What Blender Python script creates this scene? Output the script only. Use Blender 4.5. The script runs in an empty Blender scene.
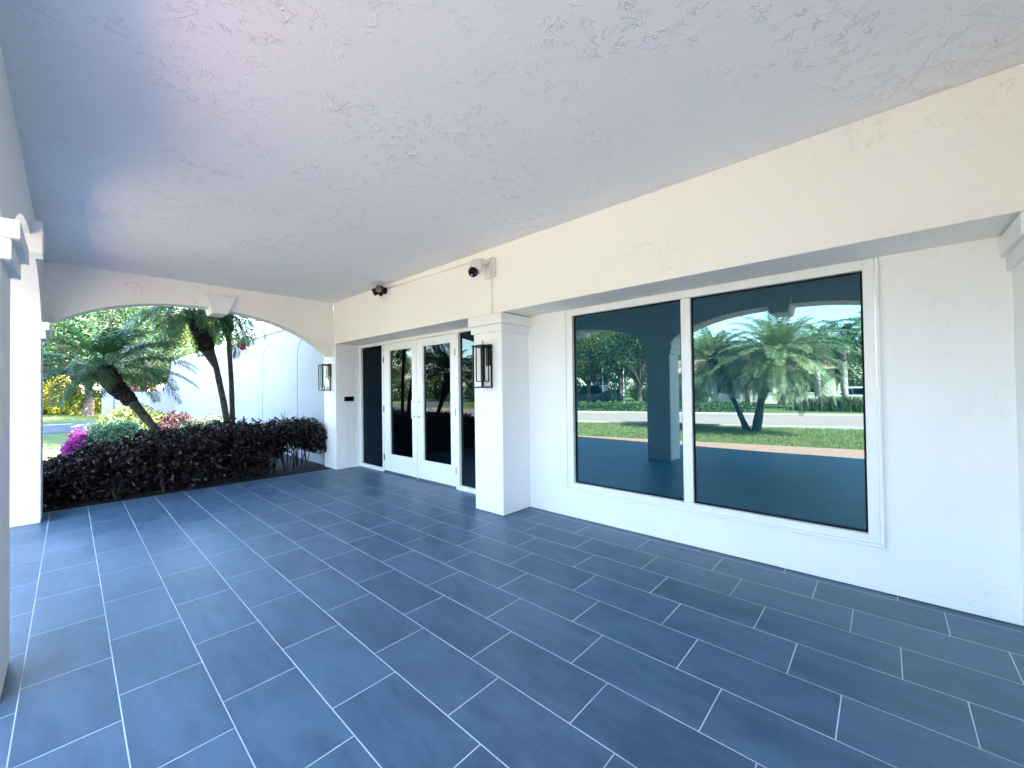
import bpy, bmesh, math, random
import numpy as np
from mathutils import Vector, Matrix
random.seed(7); RNG = np.random.default_rng(7)
R = math.radians
scene = bpy.context.scene
COL = scene.collection

# ------------------------------------------------------------------ helpers
class MB:
    """collects simple shapes; build() links them as ONE mesh object"""
    def __init__(self): self.v = []; self.f = []
    def add(self, vs, fs):
        o = len(self.v); self.v += [tuple(p) for p in vs]; self.f += [tuple(o + i for i in f) for f in fs]; return self
    def box(self, x0, x1, y0, y1, z0, z1):
        vs = [(x, y, z) for x in (x0, x1) for y in (y0, y1) for z in (z0, z1)]
        return self.add(vs, [(0, 1, 3, 2), (4, 6, 7, 5), (0, 4, 5, 1), (2, 3, 7, 6), (0, 2, 6, 4), (1, 5, 7, 3)])
    def obox(self, c, ax, ay, az, hx, hy, hz):
        c = Vector(c); ax = Vector(ax).normalized(); ay = Vector(ay).normalized(); az = Vector(az).normalized()
        vs = [c + ax * (sx * hx) + ay * (sy * hy) + az * (sz * hz) for sx in (-1, 1) for sy in (-1, 1) for sz in (-1, 1)]
        return self.add(vs, [(0, 1, 3, 2), (4, 6, 7, 5), (0, 4, 5, 1), (2, 3, 7, 6), (0, 2, 6, 4), (1, 5, 7, 3)])
    def prism(self, poly, a0, a1, axis='y'):
        """extrude polygon: axis y -> poly is (x,z); axis x -> (y,z); axis z -> (x,y)"""
        def P(p, a):
            return (p[0], a, p[1]) if axis == 'y' else ((a, p[0], p[1]) if axis == 'x' else (p[0], p[1], a))
        n = len(poly)
        vs = [P(p, a0) for p in poly] + [P(p, a1) for p in poly]
        fs = [tuple(range(n))[::-1], tuple(range(n, 2 * n))] + [(i, (i + 1) % n, n + (i + 1) % n, n + i) for i in range(n)]
        return self.add(vs, fs)
    def tube(self, pts, rad, n=8, cap=True):
        pts = [Vector(p) for p in pts]; m = len(pts)
        if not hasattr(rad, '__len__'): rad = [rad] * m
        vs = []
        for i, p in enumerate(pts):
            t = (pts[min(i + 1, m - 1)] - pts[max(i - 1, 0)]).normalized()
            a = t.cross(Vector((0.13, 0.97, 0.2))).normalized(); b = t.cross(a)
            for k in range(n):
                w = 2 * math.pi * k / n
                vs.append(p + (a * math.cos(w) + b * math.sin(w)) * rad[i])
        fs = [(i * n + k, i * n + (k + 1) % n, (i + 1) * n + (k + 1) % n, (i + 1) * n + k) for i in range(m - 1) for k in range(n)]
        if cap: fs += [tuple(range(n))[::-1], tuple(range((m - 1) * n, m * n))]
        return self.add(vs, fs)
    def lathe(self, prof, c, n=20, axis=(0, 0, 1)):
        az = Vector(axis).normalized(); ax = az.orthogonal().normalized(); ay = az.cross(ax); c = Vector(c)
        vs = []
        for r, z in prof:
            for k in range(n):
                w = 2 * math.pi * k / n
                vs.append(c + az * z + (ax * math.cos(w) + ay * math.sin(w)) * r)
        m = len(prof)
        fs = [(i * n + k, i * n + (k + 1) % n, (i + 1) * n + (k + 1) % n, (i + 1) * n + k) for i in range(m - 1) for k in range(n)]
        fs += [tuple(range(n))[::-1], tuple(range((m - 1) * n, m * n))]
        return self.add(vs, fs)
    def build(self, name, mat, parent=None, bevel=0, smooth=False, seg=2, angle=40):
        me = bpy.data.meshes.new(name); me.from_pydata(self.v, [], self.f)
        bm = bmesh.new(); bm.from_mesh(me); bmesh.ops.recalc_face_normals(bm, faces=bm.faces); bm.to_mesh(me); bm.free()
        return link(name, me, mat, parent, bevel, smooth, seg, angle)

def link(name, me, mat, parent=None, bevel=0, smooth=False, seg=2, angle=40):
    o = bpy.data.objects.new(name, me); COL.objects.link(o)
    if mat: me.materials.append(mat)
    if parent: o.parent = parent
    if bevel:
        b = o.modifiers.new('bevel', 'BEVEL'); b.width = bevel; b.segments = seg; b.limit_method = 'ANGLE'; b.angle_limit = R(angle)
    if smooth: me.polygons.foreach_set('use_smooth', [True] * len(me.polygons))
    return o

def nmesh(name, V, F4, mat, parent=None):
    """mesh from numpy arrays: V (n,3), F4 (m,4)"""
    me = bpy.data.meshes.new(name)
    V = np.asarray(V, np.float32); F4 = np.asarray(F4, np.int32)
    me.vertices.add(len(V)); me.vertices.foreach_set('co', V.ravel())
    k = F4.shape[1]
    me.loops.add(F4.size); me.loops.foreach_set('vertex_index', F4.ravel())
    me.polygons.add(len(F4)); me.polygons.foreach_set('loop_start', np.arange(len(F4), dtype=np.int32) * k)
    me.update(calc_edges=True); me.validate()
    return link(name, me, mat, parent)

def tag(o, label=None, cat=None, group=None, kind=None):
    if label: o['label'] = label
    if cat: o['category'] = cat
    if group: o['group'] = group
    if kind: o['kind'] = kind
    return o
def thing(name, label, cat, loc=(0, 0, 0), group=None):
    o = bpy.data.objects.new(name, None); COL.objects.link(o); o.location = loc; o.empty_display_size = .2
    return tag(o, label, cat, group)
def copy_tree(root, loc, rz=0, sc=1, label=None):
    """copy of a thing with copies of its parts and sub-parts"""
    def rec(o, par):
        c = o.copy(); COL.objects.link(c); c.parent = par
        for ch in o.children: rec(ch, c)
        return c
    c = rec(root, None); c.location = loc; c.rotation_euler = (0, 0, rz); c.scale = (sc, sc, sc)
    if label: c['label'] = label
    return c

# ------------------------------------------------------------------ materials
class NT:
    def __init__(self, name):
        self.m = bpy.data.materials.new(name); self.m.use_nodes = True
        self.t = self.m.node_tree; self.b = self.t.nodes['Principled BSDF']
        self.out = self.t.nodes['Material Output']
    def n(self, typ, **kw):
        x = self.t.nodes.new(typ)
        for k, v in kw.items():
            if hasattr(x, k) and not k[0].isupper(): setattr(x, k, v)
        return x
    def l(self, a, b): self.t.links.new(a, b)
    def math(self, op, a, b=None, c=None, clamp=False):
        x = self.t.nodes.new('ShaderNodeMath'); x.operation = op; x.use_clamp = clamp
        for i, q in enumerate((a, b, c)):
            if q is None: continue
            if isinstance(q, (int, float)): x.inputs[i].default_value = q
            else: self.l(q, x.inputs[i])
        return x.outputs[0]
    def coord(self, kind='Object'):
        return self.t.nodes.new('ShaderNodeTexCoord').outputs[kind]
    def noise(self, vec, scale, detail=4, rough=.55, dist=0):
        x = self.t.nodes.new('ShaderNodeTexNoise'); self.l(vec, x.inputs['Vector'])
        x.inputs['Scale'].default_value = scale; x.inputs['Detail'].default_value = detail
        x.inputs['Roughness'].default_value = rough; x.inputs['Distortion'].default_value = dist
        return x.outputs['Fac']
    def ramp(self, fac, stops, interp='LINEAR'):
        x = self.t.nodes.new('ShaderNodeValToRGB'); self.l(fac, x.inputs[0]); cr = x.color_ramp; cr.interpolation = interp
        while len(cr.elements) > 1: cr.elements.remove(cr.elements[-1])
        cr.elements[0].position = stops[0][0]; cr.elements[0].color = (*stops[0][1], 1) if len(stops[0][1]) == 3 else stops[0][1]
        for p, c in stops[1:]:
            e = cr.elements.new(p); e.color = (*c, 1) if len(c) == 3 else c
        return x.outputs[0]
    def mix(self, fac, a, b, mode='MIX'):
        x = self.t.nodes.new('ShaderNodeMix'); x.data_type = 'RGBA'; x.blend_type = mode
        for i, q in ((0, fac), (6, a), (7, b)):
            if isinstance(q, (int, float)): x.inputs[i].default_value = q
            elif isinstance(q, tuple): x.inputs[i].default_value = (*q, 1)
            else: self.l(q, x.inputs[i])
        return x.outputs[2]
    def smooth(self, v, a, b):
        x = self.t.nodes.new('ShaderNodeMapRange'); x.interpolation_type = 'SMOOTHSTEP'; self.l(v, x.inputs[0])
        x.inputs[1].default_value = a; x.inputs[2].default_value = b; return x.outputs[0]
    def bump(self, h, strength=.5, dist=.01, normal=None):
        x = self.t.nodes.new('ShaderNodeBump'); x.inputs['Strength'].default_value = strength; x.inputs['Distance'].default_value = dist
        self.l(h, x.inputs['Height'])
        if normal: self.l(normal, x.inputs['Normal'])
        self.l(x.outputs[0], self.b.inputs['Normal']); return x.outputs[0]
    def set(self, **kw):
        for k, v in kw.items():
            s = self.b.inputs[k.replace('_', ' ')]
            if hasattr(v, 'is_output'): self.l(v, s)
            elif isinstance(v, tuple): s.default_value = (*v, 1)
            else: s.default_value = v
        return self

def m_plain(name, col, rough=.5, metal=0, var=0.12, scale=6, bump=0, bscale=60, spec=.5):
    t = NT(name); c = t.coord()
    n = t.noise(c, scale)
    a = tuple(x * (1 - var) for x in col); b = tuple(min(1, x * (1 + var)) for x in col)
    t.set(Base_Color=t.ramp(n, [(.3, a), (.7, b)]), Roughness=rough, Metallic=metal)
    t.b.inputs['Specular IOR Level'].default_value = spec
    if bump: t.bump(t.noise(c, bscale, 3), bump, .01)
    return t.m

def m_stucco(name, col, lump=.5, dist=.010, crack=0.0, scale=1.0, dirt=.03, ridge=1.0, grain=1.0):
    """painted stucco: sparse trowelled ridges in patches over fine sand and soft lumps"""
    t = NT(name); c = t.coord()
    warp = t.noise(c, 1.6 * scale, 4, .65)
    def lines(sc, dst, at, wd):
        n = t.noise(c, sc, 3, .5, dst)
        return t.math('SUBTRACT', 1, t.smooth(t.math('ABSOLUTE', t.math('SUBTRACT', n, at)), 0, wd))
    r1 = lines(4.2 * scale, 2.2, .5, .028); r2 = lines(9 * scale, 1.8, .55, .05)
    brk = t.smooth(t.noise(c, 11 * scale, 2), .45, .6)
    rr = t.math('MULTIPLY', t.math('MULTIPLY', t.math('ADD', t.math('MULTIPLY', r1, .7), t.math('MULTIPLY', r2, .6)), brk), t.smooth(warp, .38, .66))
    fine = t.noise(c, 95, 3, .6); mid = t.noise(c, 26 * scale, 4, .6); lum = t.noise(c, 6, 2)
    h = t.math('ADD', t.math('MULTIPLY', rr, .9 * ridge), t.math('ADD', t.math('MULTIPLY', fine, .10 * grain), t.math('ADD', t.math('MULTIPLY', mid, .45 * grain), t.math('MULTIPLY', lum, .35))))
    t.bump(h, lump, dist)
    d = t.noise(c, .9, 5, .6)
    base = t.ramp(d, [(.3, tuple(x * (1 - dirt) for x in col)), (.65, col)])
    if crack:
        v = t.n('ShaderNodeTexVoronoi'); v.feature = 'DISTANCE_TO_EDGE'; v.inputs['Scale'].default_value = 1.1
        mp = t.n('ShaderNodeVectorMath'); mp.operation = 'ADD'
        nz = t.n('ShaderNodeTexNoise'); nz.inputs['Scale'].default_value = 5; nz.inputs['Detail'].default_value = 4; t.l(c, nz.inputs['Vector'])
        sc = t.n('ShaderNodeVectorMath'); sc.operation = 'SCALE'; sc.inputs['Scale'].default_value = .6; t.l(nz.outputs['Color'], sc.inputs[0])
        t.l(c, mp.inputs[0]); t.l(sc.outputs[0], mp.inputs[1]); t.l(mp.outputs[0], v.inputs['Vector'])
        line = t.math('SUBTRACT', 1, t.smooth(v.outputs['Distance'], 0.0, .007))
        line = t.math('MULTIPLY', line, t.smooth(t.noise(c, .8, 2), .5, .62))
        base = t.mix(t.math('MULTIPLY', line, crack), base, (.42, .38, .33))
    t.set(Base_Color=base, Roughness=.75); t.b.inputs['Specular IOR Level'].default_value = .25
    return t.m

def m_leaf(name, cols, rough=.45, trans=.3, scale=5, spec=.4):
    t = NT(name); c = t.coord()
    n = t.noise(c, scale, 3, .7)
    k = len(cols)
    rc = t.ramp(n, [(.3 + .4 * i / max(1, k - 1), q) for i, q in enumerate(cols)])
    t.set(Base_Color=rc, Roughness=rough); t.b.inputs['Specular IOR Level'].default_value = spec
    if trans:
        tr = t.n('ShaderNodeBsdfTranslucent'); t.l(rc, tr.inputs[0])
        mx = t.n('ShaderNodeMixShader'); mx.inputs[0].default_value = trans
        t.l(t.b.outputs[0], mx.inputs[1]); t.l(tr.outputs[0], mx.inputs[2]); t.l(mx.outputs[0], t.out.inputs[0])
    return t.m

def m_glass(name, col, ior, rough=0.0):
    """tinted, reflective film on glass: opaque dark body under a mirror-smooth coat"""
    t = NT(name); c = t.coord()
    n = t.noise(c, .6, 2)
    t.b.inputs['Specular Tint'].default_value = (.68, 1, .98, 1)
    t.set(Base_Color=t.ramp(n, [(.3, tuple(x * .85 for x in col)), (.7, tuple(x * 1.15 for x in col))]), Roughness=rough, IOR=ior)
    return t.m

def m_tile():
    """slate-blue rectified tiles in third-running bond with pale grout; the bond is measured from the place"""
    t = NT('slate_tile'); c = t.coord()
    sp = t.n('ShaderNodeSeparateXYZ'); t.l(c, sp.inputs[0])
    PX, PY = .337, .6645
    rx = t.math('DIVIDE', t.math('SUBTRACT', sp.outputs[0], .165), PX)
    row = t.math('FLOOR', rx)
    yy = t.math('DIVIDE', t.math('SUBTRACT', t.math('SUBTRACT', sp.outputs[1], 1.508), t.math('MULTIPLY', t.math('SUBTRACT', row, 3), PY / 3)), PY)
    cell = t.math('FLOOR', yy)
    def edge(v, p):
        fr = t.math('FRACT', v); return t.math('MULTIPLY', t.math('MINIMUM', fr, t.math('SUBTRACT', 1, fr)), p)
    wob = t.math('MULTIPLY', t.math('SUBTRACT', t.noise(c, 40, 2), .5), .0012)
    d = t.math('ADD', t.math('MINIMUM', edge(rx, PX), edge(yy, PY)), wob)
    tile = t.smooth(d, .0016, .0032)
    # per-tile tone
    cb = t.n('ShaderNodeCombineXYZ'); t.l(row, cb.inputs[0]); t.l(cell, cb.inputs[1])
    wn = t.n('ShaderNodeTexWhiteNoise'); wn.noise_dimensions = '3D'; t.l(cb.outputs[0], wn.inputs['Vector'])
    # slate veining stretched along the tile, shifted per tile
    of = t.n('ShaderNodeVectorMath'); of.operation = 'MULTIPLY_ADD'; t.l(wn.outputs['Color'], of.inputs[0]); of.inputs[1].default_value = (9, 9, 9); t.l(c, of.inputs[2])
    mp = t.n('ShaderNodeMapping'); mp.inputs['Scale'].default_value = (5, 1.6, 1); mp.inputs['Rotation'].default_value = (0, 0, .35); t.l(of.outputs[0], mp.inputs[0])
    v1 = t.noise(mp.outputs[0], 1.5, 6, .62, .5); v2 = t.noise(c, 35, 3)
    tone = t.math('ADD', t.math('MULTIPLY', v1, .7), t.math('ADD', t.math('MULTIPLY', wn.outputs['Value'], .11), t.math('MULTIPLY', v2, .14)))
    colr = t.ramp(tone, [(.33, TILE_A), (.44, TILE_B), (.57, TILE_C)])
    gcol = t.ramp(t.noise(c, 3, 3), [(.3, (.36, .41, .46)), (.7, (.56, .61, .65))])
    dirt = t.smooth(t.noise(c, .7, 5, .6), .35, .75)
    rg = t.math('ADD', .33, t.math('ADD', t.math('MULTIPLY', v1, .16), t.math('MULTIPLY', dirt, .08)))
    t.set(Base_Color=t.mix(tile, gcol, colr), Roughness=t.math('ADD', rg, t.math('MULTIPLY', t.math('SUBTRACT', 1, tile), .35)))
    h = t.math('ADD', t.math('MULTIPLY', tile, .8), t.math('ADD', t.math('MULTIPLY', v2, .05), t.math('MULTIPLY', v1, .12)))
    t.bump(h, .35, .004)
    return t.m
TILE_A, TILE_B, TILE_C = (.038, .080, .130), (.051, .104, .163), (.071, .134, .202)

M = {}
M['stucco'] = m_stucco('white_stucco', (.845, .84, .83), 1.0, .011, crack=0, ridge=.3, grain=1.2)
M['fascia'] = m_stucco('warm_light_stucco', (.87, .845, .785), .8, .008, crack=.6, ridge=.4, grain=.6)  # white paint; warm light on beam, arch and cap is put into the colour
M['wing'] = m_stucco('shade_toned_stucco', (.33, .345, .36), .4, .008)  # white walls; colour darkened and cooled to stand in for bluish shade
M['ceiling'] = m_stucco('trowelled_ceiling', (.83, .835, .84), .75, .009, scale=1.05, grain=.5)
M['trim'] = m_plain('white_trim_paint', (.80, .80, .79), .38, var=.02, bump=.05)
M['capital'] = m_plain('white_moulding', (.80, .795, .78), .6, var=.03, bump=.12, bscale=40)
M['tile'] = m_tile()
M['window_glass'] = m_glass('teal_reflective_glass', (.0001, .026, .048), 2.08)
M['door_glass'] = m_glass('dark_door_glass', (.0006, .0012, .0022), 1.42)
M['dark_glass'] = m_glass('dim_reflection_glass', (.0012, .006, .013), 1.11)  # ordinary pane; weak dark reflection put into its blue colour and low index
M['black'] = m_plain('black_metal', (.0022, .0022, .0024), .4, var=.2, spec=.25)
M['gasket'] = m_plain('black_rubber', (.0012, .0012, .0014), .6, var=.2, spec=.2)
M['steel'] = m_plain('brushed_steel', (.55, .56, .57), .3, 1, var=.06)
M['hinge'] = m_plain('grey_hinge', (.22, .22, .23), .4, .7, var=.1)
M['plastic'] = m_plain('cream_plastic', (.75, .73, .69), .4, var=.03)
M['lens'] = m_plain('dark_lens', (.002, .002, .003), .08, var=.1, spec=.3)
M['frosted'] = m_plain('frosted_glass', (.72, .72, .70), .35, var=.03)
tg = NT('clear_lantern_glass'); tg.set(Base_Color=(.97, .98, .98), Roughness=.02, IOR=1.08); tg.b.inputs['Transmission Weight'].default_value = 1; M['clear'] = tg.m
M['mulch'] = m_plain('mulch_soil', (.005, .004, .0035), .95, var=.6, scale=18, bump=1, bscale=35)
M['roof'] = m_plain('roof_tile', (.55, .53, .50), .8, var=.12, bump=.3, bscale=12)

def m_ground(name, cols, scale, bump, bscale, rough=.9, big=.25):
    t = NT(name); c = t.coord()
    n = t.math('ADD', t.math('MULTIPLY', t.noise(c, scale, 6, .7), .65), t.math('MULTIPLY', t.noise(c, big, 3), .35))
    t.set(Base_Color=t.ramp(n, [(.3 + .4 * i / (len(cols) - 1), q) for i, q in enumerate(cols)]), Roughness=rough)
    t.b.inputs['Specular IOR Level'].default_value = .2
    t.bump(t.noise(c, bscale, 4, .7), bump, .02); return t.m
M['lawn'] = m_ground('lawn_turf', [(.05, .085, .022), (.085, .13, .036), (.13, .165, .06)], 9, .8, 45)
M['asphalt'] = m_ground('pale_road', [(.20, .15, .15), (.25, .19, .19), (.29, .225, .225)], 3, .3, 80)
M['drive'] = m_ground('street_asphalt', [(.055, .062, .075), (.085, .09, .10)], 4, .3, 80)
M['line'] = m_plain('white_road_paint', (.75, .75, .73), .6, var=.1)
M['kerb'] = m_plain('concrete_kerb', (.42, .40, .38), .85, var=.12, bump=.2)
def m_paver():
    t = NT('pink_paver'); c = t.coord()
    b = t.n('ShaderNodeTexBrick'); t.l(c, b.inputs['Vector']); b.inputs['Scale'].default_value = 5
    b.inputs['Color1'].default_value = (.25, .135, .115, 1); b.inputs['Color2'].default_value = (.31, .17, .145, 1); b.inputs['Mortar'].default_value = (.30, .22, .19, 1)
    b.inputs['Mortar Size'].default_value = .012
    t.set(Base_Color=t.mix(.35, b.outputs['Color'], t.ramp(t.noise(c, 4, 5), [(.3, (.22, .115, .095)), (.7, (.34, .20, .17))])), Roughness=.85)
    t.bump(b.outputs['Fac'], -.3, .006); return t.m
M['paver'] = m_paver()
M['burgundy'] = m_leaf('burgundy_leaf', [(.004, .0035, .005), (.009, .005, .008), (.022, .012, .008), (.045, .014, .018)], .4, .1, 9, .3)
M['teal_leaf'] = m_leaf('blue_green_leaf', [(.02, .075, .04), (.045, .12, .065), (.09, .17, .08)], .45, .3, 5)
M['lime_leaf'] = m_leaf('yellow_green_leaf', [(.025, .05, .014), (.06, .09, .022), (.11, .14, .045)], .45, .3, 5)
M['red_leaf'] = m_leaf('cordyline_leaf', [(.015, .009, .011), (.038, .014, .020), (.06, .032, .032)], .4, .3, 6)
M['grey_leaf'] = m_leaf('grey_green_leaf', [(.03, .045, .03), (.06, .08, .055), (.11, .12, .085)], .45, .25, 6)
M['magenta'] = m_leaf('bougainvillea_bract', [(.12, .01, .11), (.24, .02, .20), (.34, .06, .28)], .5, .4, 6)
M['yellow'] = m_leaf('croton_leaf', [(.12, .15, .015), (.28, .27, .02), (.45, .40, .04)], .45, .35, 1.2)
M['palm'] = m_leaf('palm_frond', [(.012, .050, .022), (.032, .095, .035), (.09, .16, .04)], .4, .3, 3)
M['palm_pale'] = m_leaf('sunlit_palm_frond', [(.08, .13, .06), (.16, .22, .11), (.28, .32, .19)], .3, .3, 3)
M['tree'] = m_leaf('tree_leaf', [(.012, .036, .014), (.028, .068, .022), (.060, .10, .028)], .45, .3, 2)
M['tree_dark'] = m_leaf('deep_green_tree_leaf', [(.006, .026, .013), (.015, .045, .018), (.036, .068, .022)], .45, .3, 2)
M['tree_warm'] = m_leaf('warm_tree_leaf', [(.022, .048, .013), (.055, .088, .018), (.13, .15, .03)], .45, .35, 1.2)
M['hedge'] = m_leaf('hedge_leaf', [(.02, .055, .015), (.05, .10, .028), (.09, .15, .045)], .45, .25, 4)
M['bark'] = m_plain('bark', (.085, .062, .046), .9, var=.4, scale=14, bump=.8, bscale=30)
M['palm_bark'] = m_plain('palm_bark', (.075, .064, .052), .9, var=.5, scale=22, bump=.8, bscale=40)
M['dark_bark'] = m_plain('shaded_palm_bark', (.042, .037, .031), .95, var=.7, scale=16, bump=1, bscale=40)
M['boot'] = m_plain('palm_fibre', (.006, .0045, .004), .95, var=.5, scale=30, bump=1, bscale=60)
M['royal'] = m_plain('smooth_grey_trunk', (.34, .32, .30), .8, var=.2, scale=3, bump=.3)
M['grass'] = m_leaf('grass_blade', [(.13, .17, .06), (.20, .25, .09), (.30, .30, .14)], .5, .45, 2)
M['car_white'] = m_plain('white_car_paint', (.75, .76, .78), .2, var=.01)
M['car_dark'] = m_plain('dark_car_paint', (.02, .035, .05), .2, var=.05)
M['tyre'] = m_plain('tyre_rubber', (.015, .015, .015), .8)
M['red'] = m_plain('red_plastic', (.45, .02, .10), .35, var=.1)
M['house'] = m_plain('pale_house_wall', (.68, .62, .58), .8, var=.04)
M['house_roof'] = m_plain('terracotta_roof', (.36, .24, .19), .8, var=.2, bump=.4, bscale=10)

# ------------------------------------------------------------------ measured layout (metres)
XF, XW, XG = 3.456, 3.953, 3.985         # pillar/beam face, window wall, glass
YA, ZC, ZB = 7.857, 3.217, 2.421         # end arch face, ceiling, beam underside
XA = -.23                                 # inner face of the front arcade
YS = -1.10                                # near end of the porch (behind the camera)

# ------------------------------------------------------------------ ground
def sheet(name, pts, z, mat, th=None):
    mb = MB()
    if th: mb.prism(pts, z - th, z, 'z')
    else: mb.add([(x, y, z) for x, y in pts], [tuple(range(len(pts)))])
    return tag(mb.build(name, mat), kind='structure')
sheet('ground', [(-400, -400), (400, -400), (400, 400), (-400, 400)], -.060, M['lawn'])
deck_edge = lambda y: -2.92 + .10 * (y - .3)
sheet('porch_floor', [(deck_edge(-1.6), -1.6), (XG + .2, -1.6), (XG + .2, 7.95), (deck_edge(7.95), 7.95)], 0, M['tile'], .12)
path_edge = lambda y: -4.45 + .2 * (y - .35)
sheet('paver_path', [(path_edge(-14), -14), (3.9, -14), (3.9, -1.602), (deck_edge(-1.6), -1.602), (deck_edge(7.95), 7.95), (-1.2, 12), (-1.6, 24.9), (-2.6, 24.9), (-2.6, 14), (path_edge(7.95), 7.95)], -.012, M['paver'], .06)  # path plus an unseen southern apron added to bounce light into the porch
near = lambda y: -10.7 + .29 * np.minimum(y, 10.5)
far = lambda y: -18.9 + .31 * np.minimum(y, 15)
ys = [-120, -40, -10, 0, 5, 10.5, 15, 24, 33]
sheet('road', [(near(y), y) for y in ys] + [(far(y), y) for y in ys[::-1]], -.052, M['asphalt'])
sheet('side_street', [(-7, 25), (3.2, 25.0), (14, 25.2), (14, 33), (-9, 34.5), (-40, 60), (-100, 125), (-100, 97), (-35, 45)], -.047, M['drive'])
def strip(a, b, w):
    a = Vector((*a, 0)); b = Vector((*b, 0)); n = (b - a).normalized().cross(Vector((0, 0, 1))) * w / 2
    return [tuple((q)[:2]) for q in (a - n, b - n, b + n, a + n)]
mb = MB()
for s in (strip((-1.6, 32.2), (.1, 32.2), .28), strip((.12, 29.0), (.45, 31.2), .24), strip((.85, 32.4), (2.6, 32.4), .28)):
    mb.add([(x, y, -.043) for x, y in s], [(0, 1, 2, 3)])
tag(mb.build('street_markings', M['line']), kind='structure')
mb = MB()
for fn, sgn in ((near, 1), (far, -1)):
    for i in range(len(ys) - 1):
        a, b = ys[i], ys[i + 1]
        x = [(fn(a), a), (fn(b), b), (fn(b) + .15 * sgn, b), (fn(a) + .15 * sgn, a)]
        if a < 24: mb.prism(x, -.06, .03, 'z')
tag(mb.build('road_kerb', M['kerb']), kind='structure')
sheet('planting_bed', [(-.75, 7.953), (3.58, 7.953), (3.58, 16.5), (1.0, 16.5), (-.3, 13), (-.75, 10)], -.02, M['mulch'])

def grass_field(name, n, fn, h0, h1, mat):
    xy = fn(n); n = len(xy)
    ang = RNG.uniform(0, 2 * np.pi, n); hh = RNG.uniform(h0, h1, n); w = .006 + RNG.random(n) * .006
    lean = RNG.normal(0, .45, (n, 2)) * hh[:, None]
    b = np.c_[xy, np.full(n, -.062)]
    s = np.c_[np.cos(ang) * w, np.sin(ang) * w, np.zeros(n)]
    tip = b + np.c_[lean, hh]
    V = np.stack([b - s, b + s, tip], 1).reshape(-1, 3)
    return tag(nmesh(name, V, np.arange(n * 3).reshape(-1, 3), mat), 'short green lawn grass between the pink pavers and the road', 'grass', kind='stuff')
def verge(n):
    y = RNG.uniform(-1.5, 13, n); a = path_edge(y) - .03; b = near(y) + .2
    # denser near the pavers
    return np.c_[a + (b - a) * RNG.random(n) ** 1.3, y]
grass_field('lawn_grass', 70000, verge, .05, .10, M['grass'])

# ------------------------------------------------------------------ building
B = thing('porch_building', 'white stucco building with arcaded porch, window wall and double doors', 'building', (XF, 3.5, 0))
def part(mb, name, mat, parent=B, **kw):
    o = mb.build(name, mat, None, **kw)
    o.parent = parent
    # keep world coordinates under a moved parent
    o.matrix_parent_inverse = Matrix.Translation(-wloc(parent))
    return o
def wloc(o):
    v = Vector(o.location)
    return v if o.parent is None else v
# parts use parent == thing Empty at loc; sub-parts hang from meshes at the origin
def sub(mb, name, mat, parent, **kw):
    o = mb.build(name, mat, None, **kw); o.parent = parent
    o.matrix_parent_inverse = Matrix.Identity(4); o.matrix_parent_inverse = parent_world(parent).inverted()
    return o
def parent_world(p):
    m = Matrix.Translation(p.location)
    if p.parent: m = parent_world(p.parent) @ p.matrix_parent_inverse @ m
    return m

part(MB().box(-.90, XG + 6, YS - .15, 8.25, ZC, ZC + .30), 'ceiling', M['ceiling'])
part(MB().box(-1.50, XG + 6, YS - 3.4, 8.30, ZC + .30, ZC + .45), 'roof', M['roof'], bevel=.02)  # unseen from the porch; overhangs stretched to cast shade on the deck

# window / door wall
PIL = [(-1.09, -.60), (3.33, 3.82)]
def wall_hole(x0, x1, y0, y1, z0, z1, hy0, hy1, hz0, hz1):
    m = MB(); m.box(x0, x1, y0, hy0, z0, z1); m.box(x0, x1, hy1, y1, z0, z1)
    m.box(x0, x1, hy0, hy1, z0, hz0)
    if hz1 < z1: m.box(x0, x1, hy0, hy1, hz1, z1)
    return m
part(wall_hole(XW, XW + .28, -.60, 3.33, .007, ZB, .036, 2.742, .348, ZB), 'wall', M['stucco'])
part(MB().box(XW, XW + .28, -16, -1.09, 0, ZC + .2), 'wall', M['stucco'])
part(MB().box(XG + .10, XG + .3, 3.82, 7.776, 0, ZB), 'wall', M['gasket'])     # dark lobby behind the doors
part(MB().box(XF, XF + .9, YS + .01, YA, ZB, ZC), 'fascia_beam', M['fascia'], bevel=.008)
part(MB().box(XF, 4.4, 7.776, 8.30, 0, ZB), 'pier', M['stucco'], bevel=.010)

def capital(parent, x0, x1, y0, y1, z0=2.185, z1=2.40, e=.055):
    m = MB()
    m.box(x0 - e, x1 + e, y0 - e, y1 + e, z0 + .085, z1)
    m.box(x0 - e * .5, x1 + e * .5, y0 - e * .5, y1 + e * .5, z0, z0 + .085)
    return sub(m, 'capital', M['capital'], parent, bevel=.006)
for y0, y1 in PIL:
    p = part(MB().box(XF, XW + .1, y0, y1, .005, ZB), 'pillar', M['stucco'], bevel=.012)
    m = MB(); e = .05
    m.box(XF - e, XW - .002, y0 - e, y1 + e, 2.285, 2.405); m.box(XF - e * .5, XW - .004, y0 - e * .5, y1 + e * .5, 2.195, 2.285)
    sub(m, 'capital', M['capital'], p, bevel=.006)
m = MB(); m.box(XF - .045, XF + .40, 7.735, 8.34, 2.285, 2.405); m.box(XF - .022, XF + .40, 7.755, 8.32, 2.195, 2.285)

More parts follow.
